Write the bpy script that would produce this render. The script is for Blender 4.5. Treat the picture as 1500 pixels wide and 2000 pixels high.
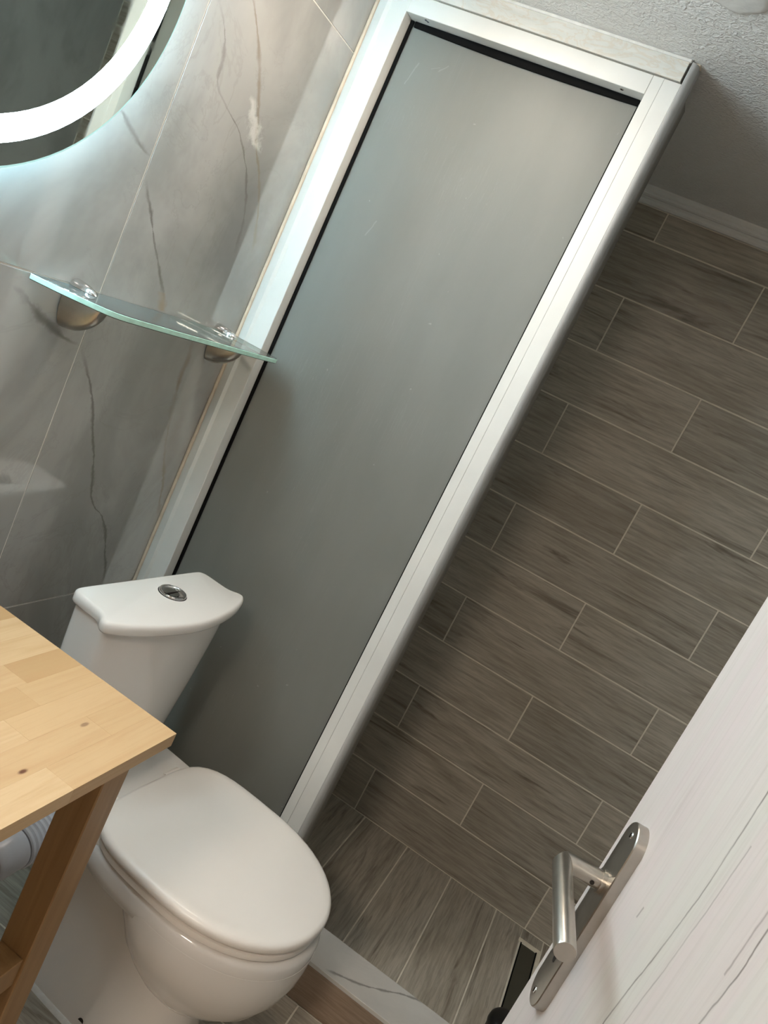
import bpy, bmesh, math, random
from mathutils import Matrix, Vector, noise
random.seed(7)
for o in list(bpy.data.objects): bpy.data.objects.remove(o)
SC = bpy.context.scene
COL = SC.collection

# ------------------------------------------------------------------ camera
RIGHT = (0.835963, 0.341803, 0.429344); DOWN = (0.473906, -0.055119, -0.878849); FWD = (-0.276728, 0.938154, -0.208060)
CAM = (0.128031, -2.183188, 1.359781)
cd = bpy.data.cameras.new('camera'); cam = bpy.data.objects.new('camera', cd); COL.objects.link(cam)
cd.sensor_fit = 'VERTICAL'; cd.sensor_height = 36.0; cd.lens = 1506.418 / 2000 * 36.0
cd.clip_start = 0.02
cam.matrix_world = Matrix(((RIGHT[0], -DOWN[0], -FWD[0], CAM[0]), (RIGHT[1], -DOWN[1], -FWD[1], CAM[1]),
                           (RIGHT[2], -DOWN[2], -FWD[2], CAM[2]), (0, 0, 0, 1)))
SC.camera = cam

# ------------------------------------------------------------------ world, exposure, light levels
w = bpy.data.worlds.new('world'); SC.world = w; w.use_nodes = True
w.node_tree.nodes['Background'].inputs[0].default_value = (0.8, 0.75, 0.7, 1)
w.node_tree.nodes['Background'].inputs[1].default_value = 0.05
SC.view_settings.view_transform = 'Standard'; SC.view_settings.look = 'None'
SC.view_settings.gamma = 1.0; SC.view_settings.use_curve_mapping = False
SC.view_settings.exposure = 0.18
RING_POWER = 50.0        # radiance of the mirror's light ring
HALO_POWER = 150.0        # radiance of the LED strip round the back of the mirror
LAMP_POWER = 132.0        # radiance of the ceiling lamp's diffuser
HALL_FILL_POWER = 84.0  # radiance of the fill lamp added behind the camera
LAMP_POS = (-0.43, -1.06, 1.985)
LAMP2_POWER = 14.0
LAMP2_POS = (-0.10, -1.88, 1.985)

# ------------------------------------------------------------------ dimensions (metres)
XL = -0.765      # marble wall
XR = 0.62        # right wall
YB = 0.0         # back wall of the shower
YF = -2.14       # wall with the doorway
ZC = 1.985       # ceiling
PITCH = 0.1555; PLEN = 0.6015; GR = 0.004
KY0, KY1, KZ = -0.744, -0.636, 0.106     # kerb
SY = -0.738      # front of the screen's frame

# ------------------------------------------------------------------ helpers
def link(o, parent=None):
    COL.objects.link(o)
    if parent is not None: o.parent = parent
    return o

def obj(name, verts, faces, mat, parent=None, smooth=False, loc=None):
    me = bpy.data.meshes.new(name); me.from_pydata([tuple(v) for v in verts], [], faces); me.update()
    bm = bmesh.new(); bm.from_mesh(me); bmesh.ops.recalc_face_normals(bm, faces=bm.faces); bm.to_mesh(me); bm.free()
    if mat: me.materials.append(mat)
    if smooth:
        for p in me.polygons: p.use_smooth = True
    o = bpy.data.objects.new(name, me)
    if loc: o.location = loc
    return link(o, parent)

def bm_obj(name, bm, mat, parent=None, smooth=False, loc=None, rot=None):
    me = bpy.data.meshes.new(name); bmesh.ops.recalc_face_normals(bm, faces=bm.faces); bm.to_mesh(me); bm.free()
    if mat: me.materials.append(mat)
    if smooth: shade(me)
    o = bpy.data.objects.new(name, me)
    if loc: o.location = loc
    if rot: o.rotation_euler = rot
    return link(o, parent)

def shade(me, ang=40):
    for p in me.polygons: p.use_smooth = True
    try: me.set_sharp_from_angle(angle=math.radians(ang))
    except Exception: pass

def box_bm(x0, x1, y0, y1, z0, z1, bev=0.0, seg=1, bm=None):
    own = bm is None
    b = bmesh.new()
    vs = [b.verts.new((x, y, z)) for x in (x0, x1) for y in (y0, y1) for z in (z0, z1)]
    for f in ((0,1,3,2),(4,6,7,5),(0,4,5,1),(2,3,7,6),(0,2,6,4),(1,5,7,3)): b.faces.new([vs[i] for i in f])
    if bev > 0: bmesh.ops.bevel(b, geom=list(b.edges), offset=bev, segments=seg, profile=0.5, affect='EDGES')
    if own: return b
    me = bpy.data.meshes.new('tmp'); b.to_mesh(me); b.free(); bm.from_mesh(me); bpy.data.meshes.remove(me)
    return bm

def box(name, x0, x1, y0, y1, z0, z1, mat, parent=None, bev=0.0, seg=1, smooth=False):
    """box whose origin sits at its centre"""
    cx, cy, cz = (x0+x1)/2, (y0+y1)/2, (z0+z1)/2
    return bm_obj(name, box_bm(x0-cx, x1-cx, y0-cy, y1-cy, z0-cz, z1-cz, bev, seg), mat, parent, smooth, (cx, cy, cz))

def loft_data(rings, cap0=True, cap1=True):
    n = len(rings[0]); V = [tuple(v) for r in rings for v in r]; F = []
    for i in range(len(rings)-1):
        for j in range(n):
            k = (j+1) % n; F.append((i*n+j, i*n+k, (i+1)*n+k, (i+1)*n+j))
    if cap0: F.append(tuple(reversed(range(n))))
    if cap1: F.append(tuple(range((len(rings)-1)*n, len(rings)*n)))
    return V, F

def loft(name, rings, mat, parent=None, smooth=True, cap0=True, cap1=True, ang=40):
    V, F = loft_data(rings, cap0, cap1)
    o = obj(name, V, F, mat, parent)
    if smooth: shade(o.data, ang)
    return o

def lathe_data(prof, n=32, axis='Z', c=(0,0,0)):
    rings = []
    for r, h in prof:
        ring = []
        for k in range(n):
            a = 2*math.pi*k/n; p, q = r*math.cos(a), r*math.sin(a)
            v = {'Z': (p, q, h), 'X': (h, p, q), 'Y': (q, h, p)}[axis]
            ring.append((v[0]+c[0], v[1]+c[1], v[2]+c[2]))
        rings.append(ring)
    return rings

def lathe(name, prof, mat, parent=None, n=32, axis='Z', c=(0,0,0), ang=40):
    return loft(name, lathe_data(prof, n, axis, c), mat, parent, True, True, True, ang)

def tube_rings(pts, r, n=14):
    pts = [Vector(p) for p in pts]; rings = []
    rr = r if isinstance(r, (list, tuple)) else [r]*len(pts)
    up = Vector((0.13, 0.27, 0.95))
    for i, p in enumerate(pts):
        t = (pts[min(i+1, len(pts)-1)] - pts[max(i-1, 0)]).normalized()
        a = t.cross(up).normalized(); b = t.cross(a).normalized()
        rings.append([p + rr[i]*(a*math.cos(2*math.pi*k/n) + b*math.sin(2*math.pi*k/n)) for k in range(n)])
    return rings

def tube(name, pts, r, mat, parent=None, n=14): return loft(name, tube_rings(pts, r, n), mat, parent)

def extrude_profile(name, prof, axis, a0, a1, mat, parent=None, smooth=False, ang=35):
    """closed 2-D profile extruded along an axis: X -> (y,z), Y -> (x,z), Z -> (x,y)"""
    def P(u, v, a): return {'X': (a, u, v), 'Y': (u, a, v), 'Z': (u, v, a)}[axis]
    rings = [[P(u, v, a0) for u, v in prof], [P(u, v, a1) for u, v in prof]]
    return loft(name, rings, mat, parent, smooth, True, True, ang)

def empty(name, loc=(0,0,0), rz=0.0):
    o = bpy.data.objects.new(name, None); o.location = loc; o.rotation_euler = (0, 0, rz); o.empty_display_size = 0.1
    return link(o)

def tag(o, label=None, cat=None, group=None, kind=None):
    if label: o['label'] = label
    if cat: o['category'] = cat
    if group: o['group'] = group
    if kind: o['kind'] = kind
    return o

def catmull(pts, sub=6, closed=True):
    out = []; n = len(pts)
    for i in range(n if closed else n-1):
        p0, p1, p2, p3 = (pts[(i-1) % n], pts[i], pts[(i+1) % n], pts[(i+2) % n]) if closed else \
            (pts[max(i-1,0)], pts[i], pts[i+1], pts[min(i+2,n-1)])
        for s in range(sub):
            t = s/sub
            out.append(tuple(0.5*((2*b)+(-a+c)*t+(2*a-5*b+4*c-d)*t*t+(-a+3*b-3*c+d)*t**3) for a, b, c, d in zip(p0, p1, p2, p3)))
    if not closed: out.append(tuple(pts[-1]))
    return out

# ------------------------------------------------------------------ materials
def new_mat(name):
    m = bpy.data.materials.new(name); m.use_nodes = True
    return m, m.node_tree, m.node_tree.nodes['Principled BSDF']

def N(nt, typ, **kw):
    n = nt.nodes.new(typ)
    for k, v in kw.items(): setattr(n, k, v)
    return n

def math_node(nt, op, a, b=None, clamp=False):
    n = N(nt, 'ShaderNodeMath', operation=op, use_clamp=clamp)
    for i, v in enumerate((a, b)):
        if v is None: continue
        if isinstance(v, (int, float)): n.inputs[i].default_value = v
        else: nt.links.new(v, n.inputs[i])
    return n.outputs[0]

def mix_col(nt, fac, a, b, mode='MIX'):
    n = N(nt, 'ShaderNodeMix', data_type='RGBA', blend_type=mode)
    for sock, v in ((n.inputs[0], fac), (n.inputs[6], a), (n.inputs[7], b)):
        if isinstance(v, (int, float)): sock.default_value = v
        elif isinstance(v, tuple): sock.default_value = (*v, 1) if len(v) == 3 else v
        else: nt.links.new(v, sock)
    return n.outputs[2]

def noise_tex(nt, vec, scale, detail=4, rough=0.55, dist=0.0, dims='3D'):
    n = N(nt, 'ShaderNodeTexNoise', noise_dimensions=dims)
    n.inputs['Scale'].default_value = scale; n.inputs['Detail'].default_value = detail
    n.inputs['Roughness'].default_value = rough; n.inputs['Distortion'].default_value = dist
    if vec is not None: nt.links.new(vec, n.inputs['Vector'])
    return n.outputs[0]

def mapping(nt, vec, scale=(1,1,1), loc=(0,0,0)):
    n = N(nt, 'ShaderNodeMapping'); n.inputs['Scale'].default_value = scale; n.inputs['Location'].default_value = loc
    nt.links.new(vec, n.inputs['Vector']); return n.outputs[0]

def ramp(nt, fac, stops):
    n = N(nt, 'ShaderNodeValToRGB'); e = n.color_ramp.elements
    while len(e) < len(stops): e.new(0.5)
    for el, (p, c) in zip(e, stops): el.position = p; el.color = (*c, 1)
    nt.links.new(fac, n.inputs[0]); return n.outputs[0]

def map_range(nt, v, a, b, c=0.0, d=1.0, smooth=False):
    n = N(nt, 'ShaderNodeMapRange', clamp=True, interpolation_type='SMOOTHSTEP' if smooth else 'LINEAR')
    for i, x in enumerate((a, b, c, d)): n.inputs[i+1].default_value = x
    nt.links.new(v, n.inputs[0]); return n.outputs[0]

def bump(nt, h, strength, dist=0.01):
    n = N(nt, 'ShaderNodeBump'); n.inputs['Strength'].default_value = strength; n.inputs['Distance'].default_value = dist
    nt.links.new(h, n.inputs['Height']); return n.outputs[0]

def setp(p, **kw):
    names = {'col': 'Base Color', 'rough': 'Roughness', 'metal': 'Metallic', 'spec': 'Specular IOR Level', 'coat': 'Coat Weight',
             'coat_rough': 'Coat Roughness', 'trans': 'Transmission Weight', 'ior': 'IOR'}
    for k, v in kw.items():
        s = p.inputs[names[k]]
        s.default_value = (*v, 1) if isinstance(v, tuple) and len(v) == 3 else v

def plain(name, col, rough=0.5, metal=0.0, spec=0.5, nscale=0, namt=0.08, bumpamt=0, **kw):
    m, nt, p = new_mat(name); setp(p, col=col, rough=rough, metal=metal, spec=spec, **kw)
    tc = N(nt, 'ShaderNodeTexCoord').outputs['Object']
    nz = noise_tex(nt, tc, nscale or 6.0, 4)
    c = mix_col(nt, map_range(nt, nz, 0.3, 0.7), tuple(x*(1-namt) for x in col), tuple(min(1, x*(1+namt)) for x in col))
    nt.links.new(c, p.inputs['Base Color'])
    if bumpamt: nt.links.new(bump(nt, nz, bumpamt, 0.002), p.inputs['Normal'])
    return m

def emission(name, col, power):
    m, nt, p = new_mat(name); nt.nodes.remove(p)
    e = N(nt, 'ShaderNodeEmission'); e.inputs[0].default_value = (*col, 1); e.inputs[1].default_value = power
    nt.links.new(e.outputs[0], nt.nodes['Material Output'].inputs[0]); return m

def curve_line(nt, u, v, pts, width, wob=None, amp=0.0, vary=None, fade=0.0):
    """soft line u = f(v) through the points (u, v); returns a 0..1 mask"""
    pts = sorted(pts, key=lambda q: q[1]); us = [q[0] for q in pts]; v0, v1 = pts[0][1], pts[-1][1]
    u0, u1 = min(us)-1e-3, max(us)+1e-3
    t = map_range(nt, v, v0, v1)
    fc = N(nt, 'ShaderNodeFloatCurve'); c = fc.mapping.curves[0]
    P = [((q[1]-v0)/(v1-v0), (q[0]-u0)/(u1-u0)) for q in pts]
    while len(c.points) < len(P): c.points.new(0.5, 0.5)
    for i, (a, b) in enumerate(P): c.points[i].location = (a, b)
    fc.mapping.update(); nt.links.new(t, fc.inputs['Value'])
    uu = map_range(nt, fc.outputs[0], 0, 1, u0, u1)
    d = math_node(nt, 'SUBTRACT', u, uu)
    if wob is not None: d = math_node(nt, 'ADD', d, math_node(nt, 'MULTIPLY', math_node(nt, 'SUBTRACT', wob, 0.5), amp))
    d = math_node(nt, 'ABSOLUTE', d)
    if vary is not None: d = math_node(nt, 'DIVIDE', d, vary)
    m = map_range(nt, d, 0.0, width, 1.0, 0.0, True)
    if fade > 0:
        tt = N(nt, 'ShaderNodeMapRange', clamp=False)
        for i, x in enumerate((v0, v1, 0.0, 1.0)): tt.inputs[i+1].default_value = x
        nt.links.new(v, tt.inputs[0])
        ends = math_node(nt, 'MULTIPLY', map_range(nt, tt.outputs[0], -0.02, fade, 0, 1, True), map_range(nt, tt.outputs[0], 1-fade, 1.02, 1, 0, True))
    else: ends = math_node(nt, 'MULTIPLY', math_node(nt, 'GREATER_THAN', v, v0), math_node(nt, 'LESS_THAN', v, v1))
    return math_node(nt, 'MULTIPLY', m, ends)

def marble_material(name, veins=True):
    m, nt, p = new_mat(name); setp(p, rough=0.06, spec=0.9, coat=1.0, coat_rough=0.03)
    pos = N(nt, 'ShaderNodeNewGeometry').outputs['Position']
    sep = N(nt, 'ShaderNodeSeparateXYZ'); nt.links.new(pos, sep.inputs[0]); Y, Z = sep.outputs[1], sep.outputs[2]
    big = noise_tex(nt, mapping(nt, pos, (1.6, 1.6, 0.9)), 2.2, 5, 0.6, 0.6)
    c = mix_col(nt, map_range(nt, big, 0.42, 0.66, 0, 1, True), (0.46, 0.45, 0.43) if veins else (0.68, 0.655, 0.615), (0.34, 0.333, 0.318) if veins else (0.60, 0.58, 0.545))
    wob = noise_tex(nt, pos, 11, 7, 0.68)
    soft = noise_tex(nt, mapping(nt, pos, (1, 1, 1), (2, 5, 1)), 5, 5, 0.6)
    vary = map_range(nt, noise_tex(nt, mapping(nt, pos, (1, 1, 1), (7, 1, 3)), 24, 4, 0.65), 0.32, 0.70, 0.25, 2.6)
    wide = noise_tex(nt, mapping(nt, pos, (1, 1, 1), (3.1, 0.4, 1.7)), 3.5, 6, 0.65, 1.2)
    ridge = map_range(nt, math_node(nt, 'ABSOLUTE', math_node(nt, 'SUBTRACT', wide, 0.5)), 0.0, 0.018, 1, 0, True)
    gate = map_range(nt, noise_tex(nt, pos, 1.7, 2), 0.52, 0.66)
    c = mix_col(nt, math_node(nt, 'MULTIPLY', math_node(nt, 'MULTIPLY', ridge, gate), 0.18), c, (0.25, 0.235, 0.21))
    if veins:
        brk = map_range(nt, noise_tex(nt, pos, 9, 3), 0.38, 0.58)
        def add(c, pts, wd, col, k, amp=0.02, broken=True):
            f = curve_line(nt, Y, Z, pts, wd, wob if broken or wd < 0.02 else soft, amp*1.5, vary if wd < 0.02 else None, 0.12 if wd < 0.02 else 0.4)
            f = math_node(nt, 'MULTIPLY', f, k)
            if broken: f = math_node(nt, 'MULTIPLY', f, map_range(nt, brk, 0, 1, 0.35, 1.0))
            return mix_col(nt, f, c, col)
        dk, tn = (0.13, 0.12, 0.105), (0.36, 0.25, 0.15)
        # broad grey zones of the stone beside the veins, then the thin lines
        c = add(c, [(-0.92,1.68),(-0.89,1.52),(-0.85,1.38),(-0.80,1.22),(-0.78,1.10)], 0.20, (0.17, 0.168, 0.158), 0.72, 0.16, False)
        c = add(c, [(-1.30,1.19),(-1.23,1.14),(-1.17,1.09)], 0.05, (0.32, 0.315, 0.30), 0.5, 0.06, False)
        c = add(c, [(-0.83,1.17),(-0.82,1.05),(-0.79,0.93),(-0.745,0.80)], 0.035, (0.30, 0.28, 0.25), 0.5, 0.05, False)
        c = add(c, [(-1.075,1.78),(-1.02,1.70),(-0.96,1.64)], 0.10, (0.52, 0.505, 0.475), 0.5, 0.12, False)
        c = add(c, [(-1.241,1.476),(-1.205,1.455),(-1.164,1.438)], 0.010, dk, 0.8)
        c = add(c, [(-1.149,1.406),(-1.098,1.347),(-1.038,1.281),(-0.995,1.234)], 0.0042, dk, 0.75)
        c = add(c, [(-1.01,1.25),(-0.99,1.215)], 0.010, tn, 0.7)
        c = add(c, [(-1.308,1.19),(-1.227,1.142),(-1.165,1.122)], 0.014, dk, 0.75, 0.03)
        c = add(c, [(-1.15,1.118),(-1.091,1.047),(-1.045,0.965),(-0.997,0.865),(-0.97,0.819),(-0.929,0.788),(-0.856,0.659),(-0.84,0.61)], 0.0042, dk, 0.7, 0.016, False)
        c = add(c, [(-1.137,1.689),(-1.091,1.644),(-1.075,1.594),(-1.037,1.574),(-0.967,1.546),(-0.882,1.453),(-0.854,1.359)], 0.0048, dk, 0.7)
        c = add(c, [(-1.10,1.75),(-1.031,1.699),(-0.958,1.614),(-0.915,1.548),(-0.878,1.514),(-0.815,1.423),(-0.80,1.38)], 0.006, (0.25, 0.20, 0.13), 0.65, 0.012)
        c = add(c, [(-0.885,1.20),(-0.867,1.169),(-0.86,1.076),(-0.832,0.974),(-0.775,0.86),(-0.742,0.775)], 0.007, (0.24, 0.18, 0.12), 0.7)
        c = add(c, [(-0.985,1.615),(-0.955,1.585),(-0.925,1.545)], 0.014, (0.80, 0.79, 0.76), 0.6, 0.10, True)
    else:
        f = curve_line(nt, Y, sep.outputs[0], [(-0.735, 0.03), (-0.708, 0.103), (-0.679, 0.157), (-0.642, 0.215), (-0.634, 0.245)], 0.0035, wob, 0.012, vary, 0.1)
        c = mix_col(nt, math_node(nt, 'MULTIPLY', f, 0.7), c, (0.13, 0.12, 0.105))
    nt.links.new(c, p.inputs['Base Color'])
    return m

def header_marble():
    m, nt, p = new_mat('header_marble'); setp(p, rough=0.12)
    pos = N(nt, 'ShaderNodeNewGeometry').outputs['Position']
    n1 = noise_tex(nt, mapping(nt, pos, (5, 5, 18)), 1.6, 6, 0.6, 1.0)
    c = mix_col(nt, map_range(nt, n1, 0.35, 0.65), (0.72, 0.71, 0.665), (0.62, 0.62, 0.575))
    n2 = noise_tex(nt, mapping(nt, pos, (9, 9, 26), (1.3, 0, 0)), 1.3, 6, 0.6, 1.5)
    rg = map_range(nt, math_node(nt, 'ABSOLUTE', math_node(nt, 'SUBTRACT', n2, 0.5)), 0, 0.05, 1, 0, True)
    c = mix_col(nt, math_node(nt, 'MULTIPLY', rg, 0.28), c, (0.58, 0.42, 0.26))
    nt.links.new(c, p.inputs['Base Color']); return m

def wood_tile_material(name, dark, mid, light):
    """grain along the piece's own X axis, shifted for every piece"""
    m, nt, p = new_mat(name); setp(p, rough=0.42, spec=0.35)
    tc = N(nt, 'ShaderNodeTexCoord').outputs['Object']; oi = N(nt, 'ShaderNodeObjectInfo')
    off = N(nt, 'ShaderNodeVectorMath', operation='SCALE'); nt.links.new(oi.outputs['Location'], off.inputs[0]); off.inputs['Scale'].default_value = 9.7
    add = N(nt, 'ShaderNodeVectorMath', operation='ADD'); nt.links.new(tc, add.inputs[0]); nt.links.new(off.outputs[0], add.inputs[1])
    v = add.outputs[0]
    broad = noise_tex(nt, mapping(nt, v, (2.6, 15, 15)), 1.0, 3, 0.6, 0.8)
    fine = noise_tex(nt, mapping(nt, v, (9, 150, 150)), 1.0, 3, 0.7, 0.2)
    streak = noise_tex(nt, mapping(nt, v, (3.0, 34, 34), (5, 3, 1)), 1.0, 4, 0.65, 0.7)
    c = ramp(nt, broad, [(0.30, mid), (0.55, light), (0.75, mid)])
    c = mix_col(nt, map_range(nt, streak, 0.54, 0.74, 0, 0.85, True), c, dark)
    c = mix_col(nt, map_range(nt, fine, 0.38, 0.70, 0, 0.50), c, dark)
    tone = map_range(nt, oi.outputs['Random'], 0, 1, 0.86, 1.12)
    vm = N(nt, 'ShaderNodeVectorMath', operation='SCALE'); nt.links.new(c, vm.inputs[0]); nt.links.new(tone, vm.inputs['Scale'])
    nt.links.new(vm.outputs[0], p.inputs['Base Color'])
    nt.links.new(bump(nt, fine, 0.25, 0.0015), p.inputs['Normal'])
    return m

def plaster_material():
    m, nt, p = new_mat('ceiling_plaster'); setp(p, col=(0.80, 0.79, 0.77), rough=0.8, spec=0.25)
    pos = N(nt, 'ShaderNodeNewGeometry').outputs['Position']
    a = noise_tex(nt, pos, 95, 3, 0.5, 1.2); b = noise_tex(nt, pos, 240, 3, 0.5, 0.5)
    h = math_node(nt, 'ADD', map_range(nt, a, 0.35, 0.75), math_node(nt, 'MULTIPLY', b, 0.4))
    nt.links.new(bump(nt, h, 0.55, 0.004), p.inputs['Normal']); return m

def frosted_material():
    m, nt, p = new_mat('frosted_glass')
    pos = N(nt, 'ShaderNodeNewGeometry').outputs['Position']
    nz = noise_tex(nt, mapping(nt, pos, (7, 7, 1.6)), 2.0, 5, 0.6, 0.5)
    st = noise_tex(nt, mapping(nt, pos, (85, 85, 3.0), (1.7, 0, 0.4)), 1.0, 4, 0.6, 1.6)
    run = map_range(nt, math_node(nt, 'ABSOLUTE', math_node(nt, 'SUBTRACT', st, 0.5)), 0, 0.012, 1, 0, True)
    run = math_node(nt, 'MULTIPLY', run, map_range(nt, noise_tex(nt, pos, 3.1, 2), 0.5, 0.66))
    sp = map_range(nt, noise_tex(nt, pos, 70, 2, 0.4), 0.77, 0.80)
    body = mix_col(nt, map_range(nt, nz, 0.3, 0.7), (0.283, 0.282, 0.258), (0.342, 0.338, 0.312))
    body = mix_col(nt, math_node(nt, 'MULTIPLY', run, 0.28), body, (0.7, 0.7, 0.68))
    body = mix_col(nt, math_node(nt, 'MULTIPLY', sp, 0.6), body, (0.8, 0.8, 0.78))
    # two scrawled chalky scratches near the top left of the pane
    sx = N(nt, 'ShaderNodeSeparateXYZ'); nt.links.new(pos, sx.inputs[0])
    wob = noise_tex(nt, pos, 40, 3)
    for pts in ([(-0.615, 1.842), (-0.598, 1.85)], [(-0.598, 1.842), (-0.585, 1.858)], [(-0.655, 1.80), (-0.645, 1.845)], [(-0.600, 1.51), (-0.588, 1.545)]):
        f = curve_line(nt, sx.outputs[0], sx.outputs[2], pts, 0.0022, wob, 0.01)
        body = mix_col(nt, math_node(nt, 'MULTIPLY', f, 0.45), body, (0.8, 0.8, 0.8))
    df = N(nt, 'ShaderNodeBsdfDiffuse'); nt.links.new(body, df.inputs[0])
    tl = N(nt, 'ShaderNodeBsdfTranslucent'); tl.inputs[0].default_value = (0.62, 0.66, 0.60, 1)
    gl = N(nt, 'ShaderNodeBsdfGlossy'); gl.inputs['Roughness'].default_value = 0.5; gl.inputs[0].default_value = (0.9, 0.92, 0.92, 1)
    m1 = N(nt, 'ShaderNodeMixShader'); m1.inputs[0].default_value = 0.5
    nt.links.new(df.outputs[0], m1.inputs[1]); nt.links.new(tl.outputs[0], m1.inputs[2])
    fr = N(nt, 'ShaderNodeFresnel'); fr.inputs[0].default_value = 1.45
    m2 = N(nt, 'ShaderNodeMixShader'); nt.links.new(fr.outputs[0], m2.inputs[0])
    nt.links.new(m1.outputs[0], m2.inputs[1]); nt.links.new(gl.outputs[0], m2.inputs[2])
    nt.nodes.remove(p); nt.links.new(m2.outputs[0], nt.nodes['Material Output'].inputs[0])
    return m

def clear_glass(name, col, rough=0.0):
    m, nt, p = new_mat(name); setp(p, col=col, rough=rough, trans=1.0, ior=1.5)
    nz = noise_tex(nt, N(nt, 'ShaderNodeTexCoord').outputs['Object'], 30, 2)
    nt.links.new(map_range(nt, nz, 0.4, 0.8, rough, rough+0.04), p.inputs['Roughness']); return m

def shelf_glass_material():
    m, nt, p = new_mat('shelf_glass'); nt.nodes.remove(p)
    tr = N(nt, 'ShaderNodeBsdfTransparent'); tr.inputs[0].default_value = (0.94, 0.985, 0.97, 1)
    e = N(nt, 'ShaderNodeBsdfDiffuse'); e.inputs[0].default_value = (0.74, 0.87, 0.84, 1)
    gl = N(nt, 'ShaderNodeBsdfGlossy'); gl.inputs['Roughness'].default_value = 0.04
    b = N(nt, 'ShaderNodeMixShader'); nz = noise_tex(nt, N(nt, 'ShaderNodeTexCoord').outputs['Object'], 22, 4)
    nt.links.new(map_range(nt, nz, 0.3, 0.75, 0.13, 0.17), b.inputs[0])
    nt.links.new(tr.outputs[0], b.inputs[1]); nt.links.new(e.outputs[0], b.inputs[2])
    fr = N(nt, 'ShaderNodeFresnel'); fr.inputs[0].default_value = 1.5
    a = N(nt, 'ShaderNodeMixShader'); nt.links.new(fr.outputs[0], a.inputs[0]); nt.links.new(b.outputs[0], a.inputs[1]); nt.links.new(gl.outputs[0], a.inputs[2])
    nt.links.new(a.outputs[0], nt.nodes['Material Output'].inputs[0]); return m

KNOTS = ((-0.276, -1.580, 0.0042, 0.95), (-0.299, -1.466, 0.0035, 0.55), (-0.47, -1.75, 0.004, 0.8))
def stave_material():
    m, nt, p = new_mat('birch_stave'); setp(p, rough=0.38, spec=0.4)
    tc = N(nt, 'ShaderNodeTexCoord').outputs['Object']; oi = N(nt, 'ShaderNodeObjectInfo')
    off = N(nt, 'ShaderNodeVectorMath', operation='SCALE'); nt.links.new(oi.outputs['Location'], off.inputs[0]); off.inputs['Scale'].default_value = 13.3
    add = N(nt, 'ShaderNodeVectorMath', operation='ADD'); nt.links.new(tc, add.inputs[0]); nt.links.new(off.outputs[0], add.inputs[1])
    v = add.outputs[0]
    g = noise_tex(nt, mapping(nt, v, (46, 3.2, 46)), 1.0, 4, 0.6, 1.2)
    f = noise_tex(nt, mapping(nt, v, (260, 9, 260)), 1.0, 2, 0.6)
    c = ramp(nt, oi.outputs['Random'], [(0.0, (0.46, 0.285, 0.135)), (0.3, (0.54, 0.355, 0.185)), (0.7, (0.57, 0.38, 0.205)), (1.0, (0.61, 0.425, 0.24))])
    c = mix_col(nt, map_range(nt, g, 0.45, 0.75, 0, 0.45), c, (0.46, 0.26, 0.12))
    c = mix_col(nt, map_range(nt, f, 0.5, 0.8, 0, 0.22), c, (0.40, 0.23, 0.11))
    kn = N(nt, 'ShaderNodeTexVoronoi'); kn.inputs['Scale'].default_value = 4.0
    nt.links.new(mapping(nt, v, (1.6, 0.8, 1.6)), kn.inputs['Vector'])
    c = mix_col(nt, map_range(nt, kn.outputs['Distance'], 0.02, 0.05, 0.8, 0, True), c, (0.16, 0.055, 0.02))
    pos = N(nt, 'ShaderNodeNewGeometry').outputs['Position']
    for kx, ky, r_, k in KNOTS:
        sb = N(nt, 'ShaderNodeVectorMath', operation='SUBTRACT'); nt.links.new(pos, sb.inputs[0]); sb.inputs[1].default_value = (kx, ky, 0)
        ln = N(nt, 'ShaderNodeVectorMath', operation='LENGTH'); nt.links.new(mapping(nt, sb.outputs[0], (1.0, 0.45, 0.0)), ln.inputs[0])
        dd = math_node(nt, 'ADD', ln.outputs['Value'], math_node(nt, 'MULTIPLY', math_node(nt, 'SUBTRACT', g, 0.5), 0.003))
        c = mix_col(nt, map_range(nt, dd, r_*0.4, r_, k, 0, True), c, (0.10, 0.03, 0.012))
    nt.links.new(c, p.inputs['Base Color']); return m

def beam_material():
    m, nt, p = new_mat('birch_beam'); setp(p, rough=0.42, spec=0.35)
    tc = N(nt, 'ShaderNodeTexCoord').outputs['Object']
    g = noise_tex(nt, mapping(nt, tc, (40, 40, 2.5)), 1.0, 4, 0.6, 1.0)
    c = mix_col(nt, map_range(nt, g, 0.35, 0.75), (0.35, 0.205, 0.09), (0.25, 0.135, 0.055))
    nt.links.new(c, p.inputs['Base Color']); return m

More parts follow.
